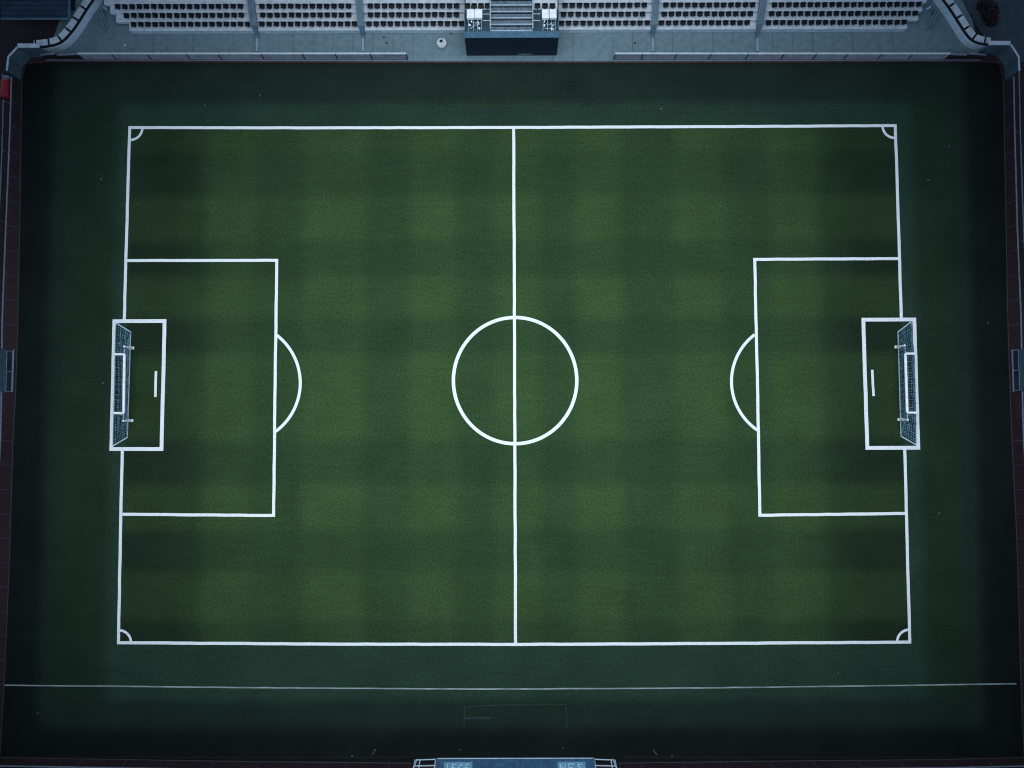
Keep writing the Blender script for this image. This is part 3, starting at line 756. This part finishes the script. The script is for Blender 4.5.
# small stair rails by the ends of the stand
for side, a, b, a2, b2 in (('left', (105.5, 31), (98, 9), (107, 27), (100, 7)), ('right', (928, 28), (937, 8), (931, 27.5), (939, 10))):
    p = at(*a, 0.0); o = Vector((p.x, p.y, 0.06))
    t = thing('stair_rail', 'pair of thin slanted rails beside the %s end of the seats' % side, 'handrail', o, 'slanted rails beside the stand')
    for q, r_ in ((a, b), (a2, b2)):
        bm = NB(); p1 = at(*q, 0.5) ; p2 = at(*r_, 1.5)
        tube(bm, p1 - o, p2 - o, 0.13); tube(bm, Vector((p1.x, p1.y, .06)) - o, p1 - o, 0.06); tube(bm, Vector((p2.x, p2.y, .06)) - o, p2 - o, 0.06)
        build('rail', bm, M['beam'], t)
    pp = at((104 if side == 'left' else 929), 7.5, 0.4)
    bm = NB(); box(bm, (-.28, -.13, 0), (.28, .13, .35), .05); tube(bm, (0, 0, .35), (.2, .15, .6), .05)
    o2 = build('pump_box', bm, M['paleblue']); o2.location = (pp.x, pp.y, .06); o2.rotation_euler = (0, 0, R(25 if side == 'right' else -25))
    tag(o2, 'small pale box on the concourse beside the %s end of the seats' % side, 'box', 'small boxes by the stand ends')

# ------------------------------------------------------------------ shed, red tank, booths, shrub
ZS = 1.9
a, b = at(1, 18.4, ZS), at(68.5, 18.4, ZS); y2 = at(30, -60, ZS).y
t = thing('corrugated_shed', 'dark blue corrugated shed roof in the top left corner', 'shed', ((a.x + b.x)/2, a.y, -0.03))
hw = (b.x - a.x)/2; dp = y2 - a.y
bm = NB(); box(bm, (-hw + .3, 2.2, 0), (hw - .3, dp, ZS - 0.25)); build('wall', bm, M['navy'], t)
bm = NB(); nn = int(dp / 0.1)
prev = None
for i in range(nn + 1):
    y = dp * i / nn; z = ZS + 0.10*math.sin(2*math.pi*y/0.62) + 0.08*y/1.0
    cur = [bm.verts.new((-hw, y, z)), bm.verts.new((hw + .02*y, y, z))]
    if prev: bm.faces.new((prev[0], prev[1], cur[1], cur[0]))
    prev = cur
bmesh.ops.solidify(bm, geom=bm.faces[:], thickness=0.06); build('roof', bm, M['shed'], t)
bm = NB(); tube(bm, (-hw, -0.06, ZS - 0.02), (hw, -0.06, ZS - 0.02), 0.12); build('gutter', bm, M['beam'], t)
bm = NB(); tube(bm, (hw + .1, 0, ZS), (hw + .35, dp, ZS + .08*dp), 0.14); build('verge', bm, M['shed'], t)

p = at(5.2, 88, 0.9)
t = thing('red_tank', 'dull red upright tank behind the boards in the top left corner', 'tank', (p.x, p.y, -0.03))
bm = NB(); box(bm, (-.62, -1.3, .1), (.62, 1.3, 1.15), .3); build('body', bm, M['red'], t)
bm = NB(); box(bm, (-.5, 1.32, .3), (.45, 1.8, .9), .06); tube(bm, (-.1, 1.6, .9), (-.25, 1.75, 1.3), .06); build('pump', bm, M['rail'], t)
bm = NB(); box(bm, (-.66, -.9, .0), (.66, -.7, 1.0)); box(bm, (-.66, .7, .0), (.66, .9, 1.0)); build('cradle', bm, M['black'], t)

for side, s, x0, x1, y0, y1 in (('left', -1, -8, 5.2, 350, 392), ('right', 1, 1021.5, 1034, 349, 391)):
    zt = 1.5
    A = at(x0, y1, zt); B = at(x1, y0, zt); hw, hd = (B.x - A.x)/2, (B.y - A.y)/2
    t = thing('steward_booth', 'small teal booth with a dark glass front behind the %s boards' % side, 'booth', ((A.x + B.x)/2, (A.y + B.y)/2, -0.03), 'booths at the halfway sides')
    bm = NB(); box(bm, (-hw, -hd, 0), (hw, hd, zt - .1)); build('wall', bm, M['kiosk'], t)
    bm = NB(); box(bm, (-hw - .08, -hd - .08, zt - .096), (hw + .08, hd + .08, zt + .05), .03)
    for i in range(3): 
        xx = -hw + hw*2*(i + .5)/3; box(bm, (xx - .05, -hd, zt + .053), (xx + .05, hd, zt + .1))
    build('roof', bm, M['kiosk'], t)
    f = -s*(hw + 0.02); f2 = -s*(hw + 0.22)
    bm = NB(); hexa(bm, [(f, -hd*.95, zt - .35), (f, hd*.95, zt - .35), (f2, hd*.95, .35), (f2, -hd*.95, .35)], [(f - s*.0, -hd*.95, zt - .29), (f, hd*.95, zt - .29), (f2, hd*.95, .41), (f2, -hd*.95, .41)])
    build('glass_front', bm, M['glass'], t)
    bm = NB()
    for yy_ in (-hd*.97, 0, hd*.97): tube(bm, (f, yy_, zt - .25), (f2, yy_, .45), 0.05)
    tube(bm, (f2, -hd*.97, .45), (f2, hd*.97, .45), .05); tube(bm, (f, -hd*.97, zt-.25), (f, hd*.97, zt-.25), .06)
    build('frame', bm, M['rail'], t)
    if side == 'right':
        pg = at(1022, 391.5, 0.3); bm = NB(); box(bm, (-.55, -.1, 0), (.55, .12, .5), .04); o = build('green_mat', bm, M['green']); o.location = (pg.x, pg.y - .15, 0)
        tag(o, 'small green padded block at the foot of the right booth', 'pad')

p = at(990, 14, 0.8)
bm = NB(); rg = random.Random(11)
t = thing('dark_shrub', 'dark clump with a dull red spot behind the top right wall', 'shrub', (p.x, p.y, -0.02))
def leaves(bm, cen, rad, n, sz):
    for i in range(n):
        v = Vector((rg.gauss(0, 1), rg.gauss(0, 1), rg.gauss(0, 1))).normalized() * (rg.random()**0.5)
        c = Vector(cen) + Vector((v.x*rad[0], v.y*rad[1], v.z*rad[2]))
        q = Matrix.Rotation(rg.uniform(0, 6.3), 3, 'Z') @ Matrix.Rotation(rg.uniform(-1, 1), 3, 'X')
        s = sz*rg.uniform(.6, 1.3)
        bm.faces.new([bm.verts.new(c + q @ Vector(k)*s) for k in ((-.5, -.3, 0), (0, -.55, .1), (.5, -.2, 0), (.3, .5, .05), (-.3, .5, 0))])
leaves(bm, (0, .4, .8), (1.1, 1.5, .8), 420, .34); leaves(bm, (-.9, 1.2, .9), (.8, .9, .7), 200, .34); leaves(bm, (.4, -.9, .6), (.8, .7, .6), 200, .32)
build('foliage', bm, M['shrub'], t)
bm = NB(); leaves(bm, (.75, -.6, 1.2), (.38, .34, .25), 60, .26); build('red_leaves', bm, M['shrubred'], t)
bm = NB()
for i in range(6): tube(bm, (rg.uniform(-.3, .3), rg.uniform(-.3, .3), 0), (rg.uniform(-.8, .8), rg.uniform(-.8, .9), .9), .05, 6, .02)
build('stem', bm, M['asphalt'], t)

# ------------------------------------------------------------------ dugout at the bottom edge
xa, xb = at(437, 758).x, at(594, 758).x
f = at(515, 758.3); o = Vector(((xa + xb)/2, f.y, 0))
t = thing('team_dugout', 'blue ribbed dugout with two pale signs at the bottom edge', 'dugout', o)
hw = (xb - xa)/2; HD = 2.1; ln = -1.4
slope = lambda z: ln*z/HD
bm = NB(); hexa(bm, [(-hw, 0, 0.004), (hw, 0, 0.004), (hw, ln, HD), (-hw, ln, HD)], [(-hw, -.12, 0.004), (hw, -.12, 0.004), (hw, ln - .12, HD), (-hw, ln - .12, HD)]); build('front_panel', bm, M['dugout'], t)
bm = NB(); box(bm, (-hw - .05, ln - 3, HD + .004), (hw + .05, ln + .1, HD + .12), .03); build('roof', bm, M['dugout'], t)
bm = NB(); box(bm, (-hw, ln - 2.9, 0), (hw, ln - 2.7, HD)); build('back_wall', bm, M['dugout'], t)
bm = NB(); tube(bm, (-hw, .02, .06), (hw, .02, .06), .07); tube(bm, (-hw, ln + .03, HD - .02), (hw, ln + .03, HD - .02), .06); build('edge_trim', bm, M['paleblue'], t)
bm = NB()
for x, z in ((-hw, 1.0), (hw, 1.0)): tube(bm, (x, .06, 0), (x, slope(HD) + .06, HD), .07)
tube(bm, (-hw + .05, .08, 0), (-hw + .05, .35, .7), .05); tube(bm, (hw - .2, .08, 0), (hw - .2, .5, 1.1), .05); tube(bm, (0, .05, 0), (0, .2, .4), .04)
build('corner_post', bm, M['beam'], t)
def sign_on(x0, x1, text, lab):
    z0, z1 = 0.42, 1.72
    X0, X1 = at(x0, 764, 1.1).x - o.x, at(x1, 764, 1.1).x - o.x
    nrm = Vector((0, HD, -ln)).normalized()
    nrm = Vector((0, HD, 1.4)).normalized()
    P = lambda x, z, e: Vector((x, slope(z), z)) + nrm*e
    bm = NB(); hexa(bm, [P(X0, z0, .02), P(X1, z0, .02), P(X1, z1, .02), P(X0, z1, .02)], [P(X0, z0, .05), P(X1, z0, .05), P(X1, z1, .05), P(X0, z1, .05)])
    sg = build('sign', bm, M['sign'], t)
    # stroke lettering, read from the pitch side of the photograph
    strokes = {'N': [((0,0),(0,1)), ((0,1),(.7,0)), ((.7,0),(.7,1))], 'G': [((.7,.85),(.35,1)), ((.35,1),(0,.6)), ((0,.6),(0,.3)), ((0,.3),(.35,0)), ((.35,0),(.7,.2)), ((.7,.2),(.7,.5)), ((.7,.5),(.4,.5))],
               'S': [((.7,.9),(.2,1)), ((.2,1),(.05,.75)), ((.05,.75),(.65,.35)), ((.65,.35),(.5,0)), ((.5,0),(0,.1))], 'F': [((0,0),(0,1)), ((0,1),(.7,1)), ((0,.55),(.5,.55))], 'I': [((.3,0),(.3,1))], 'E': [((0,0),(0,1)), ((0,1),(.7,1)), ((0,.5),(.5,.5)), ((0,0),(.7,0))], 'C': [((.7,.85),(.35,1)), ((.35,1),(0,.6)), ((0,.6),(0,.3)), ((0,.3),(.35,0)), ((.35,0),(.7,.2))]}
    bm = NB(); W = (X1 - X0); cw = W / (len(text) + .3)
    for i, chh in enumerate(text):
        for (u0, v0), (u1, v1) in strokes[chh]:
            # letter tops point up the picture, i.e. down the sloping panel
            g = lambda u, v: P(X0 + cw*(i + .28) + u*cw*.85, z1 - .25 - v*(z1 - z0 - .5), .06)
            tube(bm, g(u0, v0), g(u1, v1), .06, 6)
    build('lettering', bm, M['lettering'], sg)
sign_on(443.8, 472.2, 'IECE', 'l'); sign_on(557.8, 586, 'NFS', 'r')
for side, xs, sgn in (('left', (435.5, 420, 414), -1), ('right', (594.5, 611, 616), 1)):
    p = at(xs[0], 760); o3 = Vector((p.x, p.y, 0))
    tt = thing('tube_railing', 'tubular grey railing at the %s end of the blue dugout' % side, 'railing', o3, 'railings beside the dugout')
    def Q(x, y, z): return at(x, y, z) - o3
    bm = NB(); tube(bm, Q(xs[0], 759.3, .15), Q(xs[2] - sgn*2, 760, .15), .075); tube(bm, Q(xs[0], 765.6, 1.4), Q(xs[2], 766, 1.4), .075); build('rail', bm, M['paleblue'], tt)
    for x in xs[:2] + (xs[2] - sgn*1,):
        bm = NB(); xx = at(x, 760).x - o3.x; tube(bm, (xx, 0, 0), (xx + sgn*.0, -.8, 2.1), .085); build('post', bm, M['paleblue'], tt)
    bm = NB(); tube(bm, Q(xs[2] - sgn*3, 759.5, .1), Q(xs[2] + sgn*2, 771, 2.2), .10); build('brace', bm, M['paleblue'], tt)

# ------------------------------------------------------------------ unseen roof ring added to shade the edges, over unseen stands on three sides
RH = 48.0
def opening(n=96):  # outline shaped so the added roof darkens the edges but stays unseen
    out = []
    for i in range(n):
        a = 2*math.pi*i/n; c, q = math.cos(a), math.sin(a)
        ex, b = (1.2, 70.0) if q > 0 else (2.4, 46.5)
        r = (abs(c/68.0)**ex + abs(q/b)**ex) ** (-1/ex)
        out.append((r*c, r*q))
    return out
bm = NB(); op = opening(); n = len(op)
def outer(x, y):
    k = 125 / max(abs(x), abs(y)); return (x*k, y*k)
ring = []
for x, y in op:
    X, Y = outer(x, y)
    ring.append([bm.verts.new(v) for v in ((x, y, RH), (x, y, RH + 1.4), (X, Y, RH + 5), (X, Y, RH + 3.5))])
for i in range(n):
    A, B = ring[i], ring[(i+1) % n]
    for k in range(4): bm.faces.new((A[k], B[k], B[(k+1) % 4], A[(k+1) % 4]))
build('added_shade_roof', bm, M['shade_roofing'], kind='structure')
def tiers(name, axis, s, start, lo, hi):
    bm = NB()
    for k in range(14):
        d0 = start + k*1.6; z = 1.2 + k*1.25
        if axis == 'x': box(bm, (min(s*d0, s*(d0 + 1.6)), lo, -.03), (max(s*d0, s*(d0 + 1.6)), hi, z))
        else: box(bm, (lo, min(s*d0, s*(d0 + 1.6)), -.03), (hi, max(s*d0, s*(d0 + 1.6)), z))
    build(name, bm, M['slate'], kind='structure')
tiers('side_stand', 'x', -1, 80, -60, 40); tiers('side_stand', 'x', 1, 80, -60, 40); tiers('end_stand', 'y', -1, 64, -60, 60)
